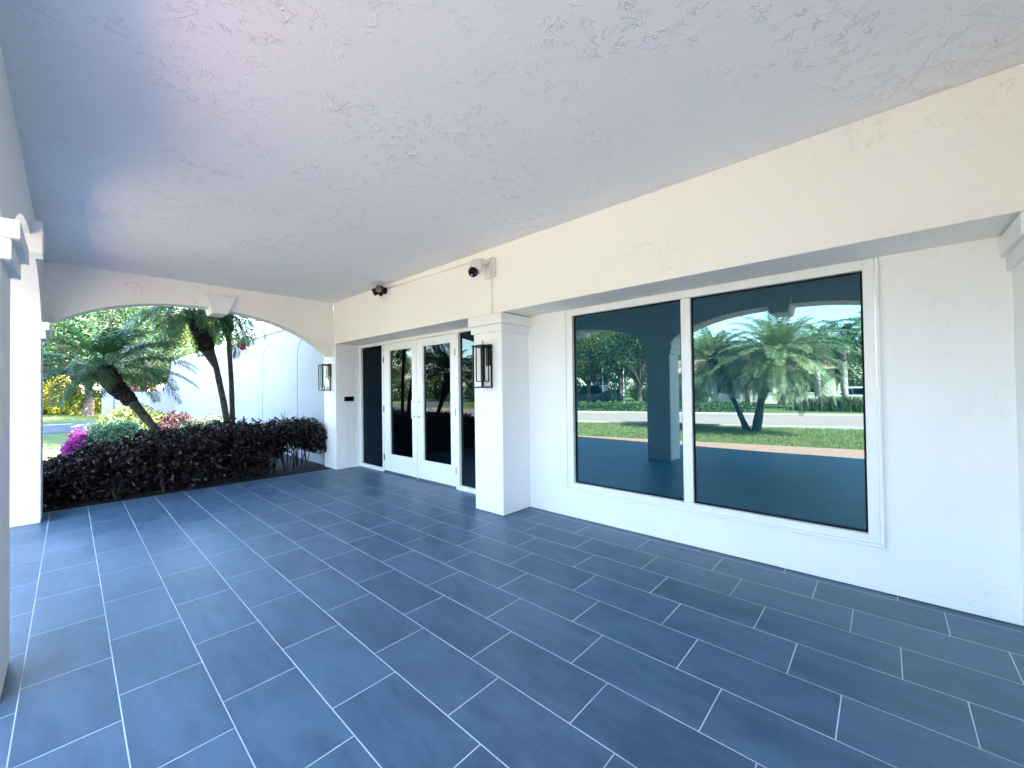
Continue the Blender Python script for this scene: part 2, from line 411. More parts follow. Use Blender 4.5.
# end arch (left in the photo) on columns; outline from the photograph's own arch, at its measured place
def arch_wall(poly_in, a0, a1, lo, hi, top, axis):
    """wall from lo..hi with an arched opening; poly_in is the intrados from lo side to hi side"""
    m = MB()
    pts = poly_in
    for i in range(len(pts) - 1):
        (u0, z0), (u1, z1) = pts[i], pts[i + 1]
        m.prism([(u0, z0), (u1, z1), (u1, top), (u0, top)], a0, a1, axis)
    if lo < pts[0][0]: m.prism([(lo, pts[0][1]), (pts[0][0], pts[0][1]), (pts[0][0], top), (lo, top)], a0, a1, axis)
    if hi > pts[-1][0]: m.prism([(pts[-1][0], pts[-1][1]), (hi, pts[-1][1]), (hi, top), (pts[-1][0], top)], a0, a1, axis)
    return m
def weld(o):
    bm = bmesh.new(); bm.from_mesh(o.data); bmesh.ops.remove_doubles(bm, verts=bm.verts, dist=1e-5)
    # drop the inner walls shared by neighbouring slices
    seen = {}
    for f in bm.faces: seen.setdefault(tuple(sorted(v.index for v in f.verts)), []).append(f)
    dead = [f for fs in seen.values() if len(fs) > 1 for f in fs]
    bmesh.ops.delete(bm, geom=dead, context='FACES_ONLY')
    bmesh.ops.recalc_face_normals(bm, faces=bm.faces); bm.to_mesh(o.data); bm.free()
def smoothpoly(raw, n=36):
    xs = np.array([p[0] for p in raw]); zs = np.array([p[1] for p in raw])
    # ellipse-like fit: quartic in x
    co = np.polyfit(xs, zs, 4); X = np.linspace(xs[0], xs[-1], n)
    return [(float(x), float(np.polyval(co, x))) for x in X]
raw = [(-.16, 2.42), (-.09, 2.49), (.09, 2.61), (.28, 2.69), (.68, 2.785), (1.13, 2.845), (1.35, 2.855), (1.60, 2.86), (1.81, 2.85), (2.2, 2.79), (2.68, 2.63), (3.02, 2.46), (3.24, 2.32), (3.40, 2.19)]
intr = smoothpoly(raw)
ea = part(arch_wall(intr, YA, YA + .26, -.73, XF, ZC, 'y'), 'end_arch', M['fascia']); weld(ea)
k = MB()
def frustum(m, top, bot, z1, z0, a0, a1, axis):
    return m.prism([(top[0], z1), (top[1], z1), (bot[1], z0), (bot[0], z0)], a0, a1, axis)
frustum(k, (1.44, 1.84), (1.52, 1.72), 3.055, 2.765, YA - .09, YA + .30, 'y')
sub(k, 'keystone', M['capital'], ea, bevel=.005)
part(MB().box(XA + .001, XF - .001, -.99, -.73, 0, ZC), 'end_sun_block', M['stucco'])  # unseen solid wall added to keep direct sun off the porch floor

# front arcade (behind the camera; seen mirrored in the glass)
COLS = [(-1.10, -.60), (3.19, 3.68), (7.353, 7.857)]
for i in range(2):
    lo, hi = COLS[i][1], COLS[i + 1][0]
    mid, hw = (lo + hi) / 2, (hi - lo) / 2
    pts = []
    for j in range(37):
        t = -1 + 2 * j / 36
        pts.append((mid + hw * t, 2.34 + .54 * (max(0, 1 - abs(t) ** 2.3)) ** .62))
    a = part(arch_wall(pts, XA - .50, XA, COLS[i][0] if i == 0 else (COLS[i][0] + COLS[i][1]) / 2, (COLS[i + 1][0] + COLS[i + 1][1]) / 2 if i < 1 else COLS[i + 1][1], ZC, 'x'), 'arcade_arch', M['stucco']); weld(a)
    k = MB(); frustum(k, (mid - .19, mid + .19), (mid - .13, mid + .13), 3.00, 2.74, XA - .55, XA + .07, 'x')
    sub(k, 'keystone', M['capital'], a, bevel=.005)
for y0, y1 in COLS:
    c = part(MB().box(XA - .50, XA, y0, y1, 0, 2.335), 'column', M['stucco'], bevel=.014)
    m = MB(); e = .065
    m.box(XA - .5 - e, XA + e, y0 - e, y1 + e, 2.275, 2.365); m.box(XA - .5 - e * .55, XA + e * .55, y0 - e * .55, y1 + e * .55, 2.175, 2.275)
    sub(m, 'capital', M['capital'], c, bevel=.006)
# solid pier face over the far pier's capital
pc = MB(); e = .04
pc.box(XF - e, XF + .3, 7.776 - .002 + .04, 8.30 + e, 2.29, 2.40); pc.box(XF - e * .5, XF + .3, 7.82, 8.30 + e * .5, 2.20, 2.29)
part(pc, 'capital', M['capital'], bevel=.005)

# ---- window with two panes
W = (.103, 1.333, 1.422, 2.657); WZ = (.409, 2.342)
wf = MB()
y0, y1, z0, z1 = .038, 2.740, .350, ZB - .003
wf.box(XW - .018, XG + .03, y0, W[0], z0, z1); wf.box(XW - .018, XG + .03, W[3], y1, z0, z1)
wf.box(XW - .018, XG + .03, W[0], W[3], z0, WZ[0]); wf.box(XW - .018, XG + .03, W[0], W[3], WZ[1], z1)
win = part(wf, 'window', M['trim'], bevel=.004)
sub(MB().box(XW - .006, XG + .028, W[1], W[2], WZ[0] + .001, WZ[1] - .001), 'mullion', M['trim'], win, bevel=.004)
lip = MB()
lip.box(XW - .030, XW + .002, y0 - .022, y1 + .022, z0 - .024, z0 - .001); lip.box(XW - .026, XW + .002, y0 - .024, y0 - .001, z0, z1); lip.box(XW - .026, XW + .002, y1 + .001, y1 + .024, z0, z1)
sub(lip, 'casing', M['stucco'], win, bevel=.006)
for a, b in ((W[0], W[1]), (W[2], W[3])):
    sub(MB().box(XG, XG + .012, a + .012, b - .012, WZ[0] + .012, WZ[1] - .012), 'pane', M['window_glass'], win)
    g = MB(); s = .014
    g.box(XG - .008, XG + .010, a, a + s, *WZ); g.box(XG - .008, XG + .010, b - s, b, *WZ)
    g.box(XG - .008, XG + .010, a + s, b - s, WZ[0], WZ[0] + s); g.box(XG - .008, XG + .010, a + s, b - s, WZ[1] - s, WZ[1])
    sub(g, 'gasket', M['gasket'], win)

# ---- entrance: sidelights and double doors
XD = XG
ef = MB()
DZ = 2.368
for a, b in ((3.822, 3.872), (4.704, 4.776), (6.866, 6.912), (7.725, 7.774)): ef.box(XD - .045, XD + .06, a, b, 0, ZB - .003)
ef.box(XD - .045, XD + .06, 4.776, 6.866, DZ, ZB - .003)
for a, b in ((3.872, 4.704), (6.912, 7.725)):
    ef.box(XD - .045, XD + .06, a, b, 0, .067); ef.box(XD - .045, XD + .06, a, b, 2.363, ZB - .003)
ent = part(ef, 'entrance_frame', M['trim'], bevel=.003)
for a, b in ((3.872, 4.704), (6.912, 7.725)):
    sub(MB().box(XD, XD + .012, a + .001, b - .001, .068, 2.362), 'pane', M['door_glass'] if a < 5 else M['dark_glass'], ent)
def leaf(a, b, g0, g1, hinge_y, hand_y):
    m = MB(); x0, x1 = XD - .035, XD + .02
    m.box(x0, x1, a, g0, .012, DZ - .004); m.box(x0, x1, g1, b, .012, DZ - .004)
    m.box(x0, x1, g0, g1, .012, .333); m.box(x0, x1, g0, g1, 2.244, DZ - .004)
    d = part(m, 'door', M['trim'], bevel=.003)
    sub(MB().box(XD, XD + .01, g0 + .001, g1 - .001, .334, 2.243), 'door_pane', M['door_glass'], d)
    bd = MB(); s = .012
    bd.box(x0 + .012, x0 + .03, g0, g0 + s, .333, 2.244); bd.box(x0 + .012, x0 + .03, g1 - s, g1, .333, 2.244)
    bd.box(x0 + .012, x0 + .03, g0 + s, g1 - s, .333, .333 + s); bd.box(x0 + .012, x0 + .03, g0 + s, g1 - s, 2.244 - s, 2.244)
    sub(bd, 'glazing_bead', M['trim'], d)
    h = MB(); hx = x0 - .055
    h.tube([(hx, hand_y, 1.03), (hx, hand_y, 1.34)], .008, 10)
    for z in (1.06, 1.31): h.tube([(hx, hand_y, z), (x0 + .002, hand_y, z)], .009, 8); h.lathe([(.02, 0), (.02, .006)], (x0 - .006, hand_y, z), 12, (1, 0, 0))
    sub(h, 'handle', M['steel'], d, smooth=False)
    for z in (.28, 1.17, 2.08):
        hg = MB(); hg.tube([(x0 - .008, hinge_y, z - .055), (x0 - .008, hinge_y, z + .055)], .009, 8); hg.box(x0 - .004, x0 + .001, hinge_y - .02, hinge_y + .02, z - .05, z + .05)
        sub(hg, 'hinge', M['hinge'], d)
    sub(MB().box(x0 - .006, x0 - .001, a + .01, b - .01, .012, .04), 'door_sweep', M['hinge'], d)
leaf(5.806, 6.860, 5.946, 6.671, 6.863, 5.87)
leaf(4.782, 5.796, 4.910, 5.635, 4.779, 5.725)
part(MB().box(XD - .07, XD + .05, 4.78, 6.86, .0015, .011), 'threshold', M['hinge'])

# ---- wing of the same building beyond the planter, with blind arched panels
XWING = 3.60
wing_top = 3.05
# panels: shallow recesses; build the face as strips around them
def arched_panel_outline(y0, y1, zs, rise, n=14):
    c = (y0 + y1) / 2; h = (y1 - y0) / 2
    return [(c + h * math.cos(math.pi * (1 - i / n)), zs + rise * math.sin(math.pi * i / n)) for i in range(n + 1)]
wm = MB()
pan = [(8.50 + 2.55 * i, 10.13 + 2.55 * i) for i in range(3)]
edges = [8.302] + [q for p in pan for q in p] + [27.0]
for i in range(0, len(edges), 2): wm.box(XWING, XWING + .3, edges[i], edges[i + 1], -.1, wing_top)
for a, b in pan:
    o = arched_panel_outline(a, b, 2.38, .42)
    for i in range(len(o) - 1):
        wm.prism([o[i], o[i + 1], (o[i + 1][0], wing_top), (o[i][0], wing_top)], XWING, XWING + .3, 'x')
    wm.box(XWING + .009, XWING + .3, a, b, -.1, 2.38 + .43)
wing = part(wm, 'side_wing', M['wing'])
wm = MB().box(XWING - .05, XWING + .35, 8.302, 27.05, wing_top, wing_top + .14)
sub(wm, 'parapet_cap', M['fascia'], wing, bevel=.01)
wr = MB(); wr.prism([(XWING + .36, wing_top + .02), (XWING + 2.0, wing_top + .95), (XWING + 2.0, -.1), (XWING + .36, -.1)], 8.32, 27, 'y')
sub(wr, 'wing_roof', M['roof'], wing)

# garden wall with a swooping top, ending at a post
g = MB(); gy0, gy1 = 27.06, 27.30
pts = [(1.40, 1.62), (2.86, 1.62)]
for i in range(13):
    a = i / 12 * math.pi / 2
    pts.append((2.90 + .66 * math.sin(a) * 1.0, 1.62 + 1.40 * (1 - math.cos(a))))
pts.append((3.9, 3.05))
for i in range(len(pts) - 1):
    g.prism([(pts[i][0], -.1), (pts[i + 1][0], -.1), (pts[i + 1][0], pts[i + 1][1]), (pts[i][0], pts[i][1])], gy0, gy1, 'y')
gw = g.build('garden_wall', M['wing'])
tag(gw, 'low white garden wall whose top swoops up to meet the side wing', 'wall'); weld(gw)
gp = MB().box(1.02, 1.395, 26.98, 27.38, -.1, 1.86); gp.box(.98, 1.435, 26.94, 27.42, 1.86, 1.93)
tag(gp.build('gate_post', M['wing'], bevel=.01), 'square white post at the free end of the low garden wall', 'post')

# ------------------------------------------------------------------ lanterns, cameras, small fittings
def lantern(yc, label):
    L = thing('wall_lantern', label, 'wall lamp', (XF, yc, 1.52), 'black box lanterns on the pillars')
    def P(mb, name, mat, **kw): return mb.build(name, mat, L, **kw)
    P(MB().box(-.022, -.001, -.055, .055, .27, .53), 'backplate', M['black'], bevel=.002)
    w, d0, d1, H = .075, -.028, -.185, .50
    fr = MB(); s = .008
    for x in (d0, d1):
        for y in (-w, w): fr.box(x - s, x + s, y - s, y + s, .018, H - .012)
    for z in (.009, ):
        for y in (-w, w): fr.box(d1 - s, d0 + s, y - s, y + s, z - s, z + s)
        for x in (d0, d1): fr.box(x - s, x + s, -w + s, w - s, z - s, z + s)
        fr.box(d1 + s, d0 - s, -.012, .012, z - .006, z + .006)
    P(fr, 'frame', M['black'])
    P(MB().box(d1 - .012, d0 + .012, -w - .012, w + .012, H - .012, H + .012), 'top_plate', M['black'], bevel=.002)
    P(MB().lathe([(.008, 0), (.008, .025), (.016, .028), (.016, .05), (.006, .06)], ((d0 + d1) / 2, 0, H + .012), 12), 'finial', M['steel'])
    gs = MB().box(d1 + .03, d0 - .03, -w + .027, w - .027, .085, H - .012)
    sh = P(gs, 'glass_shade', M['clear'])
    sk = MB().lathe([(.022, .30), (.022, .40), (.012, .40)], ((d0 + d1) / 2, 0, .06), 12); sk.lathe([(.006, 0), (.02, .03), (.022, .07), (.012, .12)], ((d0 + d1) / 2, 0, .23), 10); sub(sk, 'lamp_holder', M['frosted'], sh)
    inn = MB(); a0, a1, b = d1 + .026, d0 - .026, w - .023
    for x in (a0, a1):
        for y in (-b, b): inn.box(x - .005, x + .005, y - .005, y + .005, .08, H - .012)
    for y in (-b, b): inn.box(a0, a1, y - .0045, y + .0045, .074, .084)
    for x in (a0, a1): inn.box(x - .0045, x + .0045, -b, b, .0745, .0835)
    inn.box(-.115, -.097, -.009, .009, .018, .076)
    P(inn, 'inner_frame', M['black'])
lantern(3.55, 'black open-box wall lantern on the pillar right of the double doors')
lantern(8.02, 'small black open-box wall lantern on the white pier by the planter')

# dome camera on its bracket
cam_t = thing('dome_camera', 'cream security camera with a black lens on the beam above the pillar', 'camera', (XF, 3.50, 2.95))
br = MB(); br.box(-.03, -.001, -.10, .08, -.10, .13)
for y in (-.085, -.055, -.025): br.tube([(-.04, y, -.11), (-.04, y, .14)], .009, 6)
br.build('bracket', M['plastic'], cam_t, bevel=.003)
ar = MB(); ar.tube([(-.03, .0, .07), (-.10, .03, .09), (-.16, .06, .06)], .028, 10)
ar.build('arm', M['plastic'], cam_t, smooth=True)
hd = MB(); ax = Vector((-.55, -.10, -.80)).normalized()
hd.lathe([(.03, -.06), (.07, -.05), (.082, 0), (.082, .06), (.075, .08)], (-.17, .07, .03), 18, ax)
hd.build('housing', M['plastic'], cam_t, bevel=.004)
ln = MB(); ln.lathe([(.058, 0), (.058, .05), (.04, .075), (.0, .08)], Vector((-.17, .07, .03)) + ax * .075, 18, ax)
ln.build('lens_barrel', M['lens'], cam_t)
MB().lathe([(.012, 0), (.012, .004)], Vector((-.17, .07, .03)) + ax * .156, 10, ax).build('lens_glint', M['frosted'], cam_t)

fl = thing('floodlight_camera', 'small black twin-head floodlight camera high on the beam left of the doors', 'camera', (XF, 5.92, 3.12))
MB().lathe([(.055, 0), (.055, .03), (.03, .05)], (-.001, 0, .0), 16, (-1, 0, 0)).build('mount', M['black'], fl)
for y, dr in ((.10, (-.6, .55, -.35)), (-.07, (-.75, -.35, -.2))):
    h = MB(); dv = Vector(dr).normalized()
    h.tube([(-.045, 0, 0), (-.08, y * .6, .01)], .016, 8); h.lathe([(.03, 0), (.055, .03), (.06, .10)], Vector((-.08, y * .6, .01)), 16, dv)
    ho = h.build('lamp_head', M['black'], fl)
    MB().lathe([(.052, 0), (.052, .004)], Vector((-.08, y * .6, .01)) + dv * .1005, 16, dv).build('lamp_lens', M['lens'], ho)
MB().lathe([(.02, 0), (.032, .02), (.028, .06)], (-.07, .01, -.03), 12, (-.3, 0, -1)).build('sensor', M['black'], fl)
cd = MB(); cd.tube([(XF - .012, 5.82, 3.145), (XF - .012, 3.62, 3.12)], .011, 8); cd.tube([(XF - .012, 3.475, 2.85), (XF - .012, 3.475, 2.41)], .011, 8)
tag(cd.build('cable_conduit', M['fascia'], smooth=True), 'thin cream cable conduit along the beam and down to the pillar', 'conduit')
ic = thing('intercom', 'small black intercom box on the white return wall beside the entrance', 'intercom', (3.715, 7.774, 1.352))
MB().box(-.095, .095, -.028, -.001, -.045, .048).build('housing', M['black'], ic, bevel=.006)
MB().box(-.05, .05, -.031, -.0285, -.02, .03).build('faceplate', M['lens'], ic)

# ------------------------------------------------------------------ plants
def unit(n):
    v = RNG.normal(size=(n, 3)); return v / np.linalg.norm(v, axis=1)[:, None]
def leaves(centers, L, W, up=.2, d=None):
    n = len(centers); L = np.broadcast_to(L, n) * RNG.uniform(.65, 1.25, n); W = np.broadcast_to(W, n) * RNG.uniform(.7, 1.2, n)
    if d is None: d = unit(n)
    d = d + np.array([0, 0, up]); d /= np.linalg.norm(d, axis=1)[:, None]
    s = np.cross(d, unit(n)); s /= np.linalg.norm(s, axis=1)[:, None] + 1e-9
    nn = np.cross(d, s)
    a = centers - d * L[:, None] * .5; b = centers + d * L[:, None] * .5 - nn * (L * .12)[:, None]
    m = centers + nn * (L * .06)[:, None]
    V = np.stack([a, m + s * W[:, None] * .5, b, m - s * W[:, None] * .5], 1).reshape(-1, 3)
    return V, np.arange(n * 4).reshape(-1, 4)
def noise3(p, f, seed=0):
    """cheap smooth pseudo-noise"""
    q = p * f + seed
    return (np.sin(q[:, 0] * 1.7 + np.sin(q[:, 1] * 2.3)) + np.sin(q[:, 1] * 1.9 + np.sin(q[:, 2] * 2.1)) + np.sin(q[:, 2] * 2.2 + np.sin(q[:, 0] * 1.3))) / 3

def bush(name, label, cat, c, r, n, L, W, mat, stem=M['dark_bark'], lo=.0, shell=.55, group=None, box=False, stems=7):
    """mounded shrub: leaves near the surface of a lumpy ellipsoid, thin stems inside"""
    T = thing(name, label, cat, (c[0], c[1], -.03), group)
    u = unit(n); rad = (shell + (1 - shell) * RNG.random(n)) ; 
    if box: p = np.sign(u) * np.abs(u) ** .55
    else: p = u
    p = p * rad[:, None]
    p *= (1 + .16 * noise3(u, 3.1, c[0] * 5) + .10 * noise3(u, 7.3, c[1]))[:, None]
    P = p * np.array(r) + np.array([0, 0, c[2]])
    P = P[P[:, 2] > lo]
    V, F = leaves(P, L, W, .35, unit(len(P)) * .8 + u[:len(P)] * .5)
    nmesh('foliage', V, F, mat, T)
    st = MB()
    for i in range(stems):
        a = 2 * math.pi * i / stems + .4; e = (math.cos(a) * r[0] * .62, math.sin(a) * r[1] * .62, c[2] + r[2] * .5)
        st.tube([(e[0] * .12, e[1] * .12, 0), (e[0] * .5, e[1] * .5, e[2] * .55), e], [.018, .013, .006], 5)
    st.build('stems', stem, T)
    return T

# --- burgundy hedge along the deck
def hedge_strip(name, label, x0, x1, y0, y1, top, nleaf, thin, mat, L, W, cat='hedge', gap=None):
    xs0 = (x0 + x1) / 2
    T = thing(name, label, cat, (xs0, (y0 + y1) / 2, 0))
    n = nleaf
    x = RNG.uniform(x0, x1, n); y = RNG.uniform(y0, y1, n)
    q = np.c_[x, y, np.zeros(n)]
    tz = top(x) * (1 + .11 * noise3(q, 6.0) + .10 * noise3(q, 15, 3)) 
    low = -.02 + .08 * (noise3(q, 4.2, 9) + .3)
    u = RNG.random(n)
    z = low + (tz - low) * u ** .8
    # lumpy front
    fr = y0 + .02 + .12 * np.abs(noise3(np.c_[x, z, z], 5.2, 4)) + np.clip(.40 - z, 0, .40) * thin
    k = (y > fr) & ((z > .3) | (RNG.random(n) < .85))
    if gap: k &= ~gap(x, z)
    P = np.c_[x, y, z][k] - np.array([xs0, (y0 + y1) / 2, 0])
    V, F = leaves(P, L, W, .45)
    nmesh('foliage', V, F, mat, T)
    st = MB()
    for i in range(int((x1 - x0) * 9)):
        bx = random.uniform(x0 + .05, x1 - .05) - xs0; by = random.uniform(y0 + .22, y1 - .1) - (y0 + y1) / 2
        if gap and False: continue
        for j in range(3):
            st.tube([(bx, by, -.03), (bx + random.uniform(-.08, .08), by + random.uniform(-.08, .06), .28), (bx + random.uniform(-.2, .2), by + random.uniform(-.2, .15), .62)], [.012, .009, .004], 4)
    st.build('stems', M['dark_bark'], T)
    return T
top_a = lambda x: np.interp(x, [-.75, -.2, .1, .5, 1.1, 1.9, 2.6], [.52, .56, .64, .76, .86, .92, .90])
hedge_strip('hedge', 'long dark burgundy hedge along the deck edge under the end arch', -.72, 2.52, 7.955, 9.5, top_a, 40000, .25, M['burgundy'], .066, .034)
top_b = lambda x: np.interp(x, [2.4, 2.7, 3.0, 3.3, 3.45], [.74, .88, .94, .90, .72])
hedge_strip('shrub', 'dark burgundy shrub against the white pier at the right end of the hedge', 2.50, 3.50, 8.08, 9.3, top_b, 12000, .2, M['burgundy'], .066, .034, 'shrub',
            gap=lambda x, z: (z < .40 + .12 * np.sin(x * 9)))
# liriope-like tuft at the hedge's foot on the left
def tuft(name, label, c, n, h, spread, mat, cat='plant', w=.012):
    T = thing(name, label, cat, c); V = []; F = []
    for i in range(n):
        a = random.uniform(0, 2 * math.pi); s = spread * random.uniform(.3, 1); hh = h * random.uniform(.7, 1.1)
        d = np.array([math.cos(a), math.sin(a), 0]); sd = np.array([-math.sin(a), math.cos(a), 0]) * w
        prev = None
        for k in range(5):
            t = k / 4; p = d * s * t ** 1.3 + np.array([0, 0, hh * (t * 1.5 - .7 * t * t)])
            wv = sd * (1 - t * .92); V += [p - wv, p + wv]
            if k: b = len(V) - 4; F.append((b, b + 1, b + 3, b + 2))
    nmesh('blades', np.array(V), np.array(F), mat, T); return T
tuft('grass_tuft', 'drooping strappy tuft at the foot of the hedge', (.45, 8.16, -.02), 46, .34, .38, M['grey_leaf'])
tuft('young_palm', 'pale spiky seedling poking above the burgundy shrub', (3.02, 9.2, .86), 14, .36, .30, M['palm_pale'], w=.009)
tuft('small_fern', 'little feathery plant in front of the white wing wall', (2.42, 9.75, .84), 20, .22, .16, M['grey_leaf'], w=.012)

bush('round_bush', 'low blue-green mounded bush beside the magenta flowers', 'bush', (.66, 12.2, .45), (.60, .7, .54), 6500, .07, .034, M['teal_leaf'])
bush('round_bush', 'yellow-green bush behind the leaning palm', 'bush', (1.12, 14.4, .58), (.78, .85, .70), 6500, .085, .042, M['lime_leaf'])
bush('round_bush', 'grey-green bush in front of the white side wing', 'bush', (2.15, 11.5, .48), (.72, .6, .56), 5600, .07, .035, M['grey_leaf'])
bush('cordyline_bush', 'dusky red-leaved bush among the green ones', 'bush', (1.80, 13.1, .52), (.48, .42, .58), 2600, .12, .030, M['red_leaf'])
bush('flowering_bush', 'magenta flowering bush at the lawn end of the planting bed', 'bush', (.10, 12.0, .36), (.22, .32, .44), 2600, .055, .045, M['magenta'])
bush('flowering_bush', 'low magenta flowering clump behind the blue-green bush', 'bush', (.40, 14.3, .34), (.36, .36, .40), 1800, .055, .045, M['magenta'])

# --- palms
def frond_arrays(base, az, el, length, droop, nl, ll, lw, V, F, hang=.25, rach=.010, t0=.13):
    d = np.array([math.cos(az), math.sin(az), 0.]); up = np.array([0, 0, 1.]); side = np.array([-math.sin(az), math.cos(az), 0.])
    N = 14; pts = []; p = np.array(base, float); e = el
    for k in range(N + 1):
        pts.append(p.copy()); t = (d * math.cos(e) + up * math.sin(e)); p = p + t * length / N; e -= droop / N * (0.6 + .9 * k / N)
    pts = np.array(pts)
    # rachis as a thin strip (two crossed)
    for k in range(N):
        r0 = rach * (1 - k / N * .85); r1 = rach * (1 - (k + 1) / N * .85)
        b = len(V); V += [pts[k] - side * r0, pts[k] + side * r0, pts[k + 1] + side * r1, pts[k + 1] - side * r1]; F.append((b, b + 1, b + 2, b + 3))
        b = len(V); V += [pts[k] - up * r0, pts[k] + up * r0 * .4, pts[k + 1] + up * r1 * .4, pts[k + 1] - up * r1]; F.append((b, b + 1, b + 2, b + 3))
    for i in range(nl):
        t = t0 + (1 - t0) * (i + .5) / nl; f = t * N; k = min(int(f), N - 1); q = pts[k] + (pts[k + 1] - pts[k]) * (f - k)
        tg = pts[k + 1] - pts[k]; tg /= np.linalg.norm(tg); nrm = np.cross(side, tg); 
        if nrm[2] < 0: nrm = -nrm
        sz = ll * (math.sin(math.pi * min(1, t * .82 + .16)) ** .6) * random.uniform(.85, 1.1)
        for s in (-1, 1):
            dr = side * s * .80 + tg * .62 + nrm * random.uniform(-.02, .34); dr /= np.linalg.norm(dr)
            mid = q + dr * sz * .55; tip = q + dr * sz - up * sz * hang * random.uniform(.5, 1.4)
            wv = np.cross(dr, nrm); wv = wv / np.linalg.norm(wv) * lw
            b = len(V); V += [q - wv * .5, q + wv * .5, mid + wv, mid - wv, tip]; F.append((b, b + 1, b + 2, b + 3)); F.append((b + 3, b + 2, b + 4, b + 4))
def crown_mesh(c, nf, length, ll, nl=42, lw=.008, lean=(0, 0), el0=-.5, el1=1.4, droop=1.3, hang=.25, t0=.13):
    V, F = [], []
    for i in range(nf):
        az = i * 2.39996 + random.uniform(-.15, .15); t = (i + .5) / nf
        el = el1 + (el0 - el1) * t ** .8 + random.uniform(-.1, .1)
        el += .5 * (math.cos(az) * lean[0] + math.sin(az) * lean[1]) * 0
        L = length * random.uniform(.8, 1.08) * (.75 + .25 * min(1, t * 3))
        b = Vector(c) + Vector((math.cos(az), math.sin(az), 0)) * .05 + Vector((lean[0], lean[1], 0)) * .1
        frond_arrays(b, az, el, L, droop * random.uniform(.75, 1.2), nl, ll, lw, V, F, hang, .010, t0)
    return np.array(V), F
def palm_mesh_obj(name, V, F, mat, parent):
    me = bpy.data.meshes.new(name); me.from_pydata([tuple(v) for v in V], [], [f if f[2] != f[3] else f[:3] for f in F])
    return link(name, me, mat, parent)
def trunk(pts, rad, mat, name, parent, n=10, rough=0.0):
    pts = [Vector(p) for p in pts]; m = MB(); P = []; Rr = []
    steps = 9
    for i in range(len(pts) - 1):
        for k in range(steps):
            t = k / steps; P.append(pts[i].lerp(pts[i + 1], t)); r = rad[i] + (rad[i + 1] - rad[i]) * t
            Rr.append(r * (1 + rough * random.uniform(-1, 1)))
    P.append(pts[-1]); Rr.append(rad[-1]); m.tube(P, Rr, n)
    return m.build(name, mat, parent, smooth=True)
def boots(pts, r0, r1, count, L, name, parent):
    """old leaf bases: short pointed stubs spiralling round the upper trunk"""
    m = MB(); pts = [Vector(p) for p in pts]
    seg = len(pts) - 1
    for i in range(count):
        t = i / count * seg; k = min(int(t), seg - 1); p = pts[k].lerp(pts[k + 1], t - k); tg = (pts[k + 1] - pts[k]).normalized()
        a = i * 2.39996; u = tg.orthogonal().normalized(); w = tg.cross(u); d = u * math.cos(a) + w * math.sin(a)
        r = r0 + (r1 - r0) * i / count
        b = p + d * r * .75; e = b + (d * .55 + tg * .85).normalized() * L * random.uniform(.6, 1.2)
        m.tube([b, b.lerp(e, .6) + d * .006, e], [.022, .016, .006], 4)
    return tag(m.build(name, M['boot'], parent), kind='stuff')

def palm(label, base, pts, rad, boot_from, crown, mat, group=None, name='palm_tree', bark=M['dark_bark']):
    T = thing(name, label, 'palm', base, group)
    rel = [tuple(Vector(p) - Vector(base)) for p in pts]
    trunk(rel, rad, bark, 'trunk', T, 10, .05)
    if boot_from is not None:
        bp, br = rel[boot_from:], rad[boot_from:]
        trunk(bp, [r * 1.04 + .004 for r in br], M['boot'], 'leaf_base_sheath', T, 12, .16)
        boots(bp, br[0] * 1.15, br[-1] * 1.15, 110, .085, 'leaf_stubs', T)
    V, F = crown_mesh(rel[-1], **crown); palm_mesh_obj('crown', V, F, mat, T)
    return T
G3 = 'small palms in the planting bed'
palm('leaning palm with a thick dark shaggy trunk over the planting bed', (1.30, 9.15, -.03), [(1.30, 9.15, -.03), (1.05, 9.2, .80), (.72, 9.3, 1.35), (.52, 9.4, 1.62), (.36, 9.5, 1.92)], [.048, .050, .075, .115, .14], 2,
     dict(nf=42, length=1.30, ll=.27, nl=46, lw=.0075, el0=-.1, el1=1.52, droop=1.15, hang=.4, t0=.27), M['palm'], G3)
palm('curving palm with a fat dark fibrous sleeve below its crown', (2.12, 9.15, -.03), [(2.12, 9.15, -.03), (2.02, 9.15, .84), (1.95, 9.15, 1.35), (1.84, 9.15, 1.98), (1.72, 9.15, 2.28), (1.58, 9.15, 2.72), (1.50, 9.15, 2.98)], [.055, .055, .05, .048, .10, .12, .10], 4,
     dict(nf=34, length=1.25, ll=.25, nl=44, lw=.0075, el0=-.25, el1=1.5, droop=1.8, hang=.4, t0=.27), M['palm'], G3)
palm('slim straight palm right beside the curving palm', (2.14, 9.25, -.03), [(2.14, 9.25, -.03), (2.12, 9.25, .84), (2.10, 9.25, 1.7), (2.06, 9.25, 2.50), (2.05, 9.25, 2.66), (2.02, 9.25, 3.05)], [.048, .045, .042, .040, .062, .075], 4,
     dict(nf=26, length=1.1, ll=.24, nl=42, lw=.0075, el0=-.1, el1=1.5, droop=1.7, hang=.4, t0=.27), M['palm'], G3)
fd = thing('hanging_ornament', 'small red ornament hanging beside the slim palm trunk', 'ornament', (2.28, 9.2, 2.42))
MB().lathe([(.02, -.085), (.05, -.07), (.055, 0), (.045, .04), (.01, .05)], (0, 0, 0), 12).build('body', M['red'], fd, smooth=True)
MB().tube([(0, 0, .05), (-.03, .01, .14), (-.17, .03, .20)], .005, 5).build('stem', M['bark'], fd)

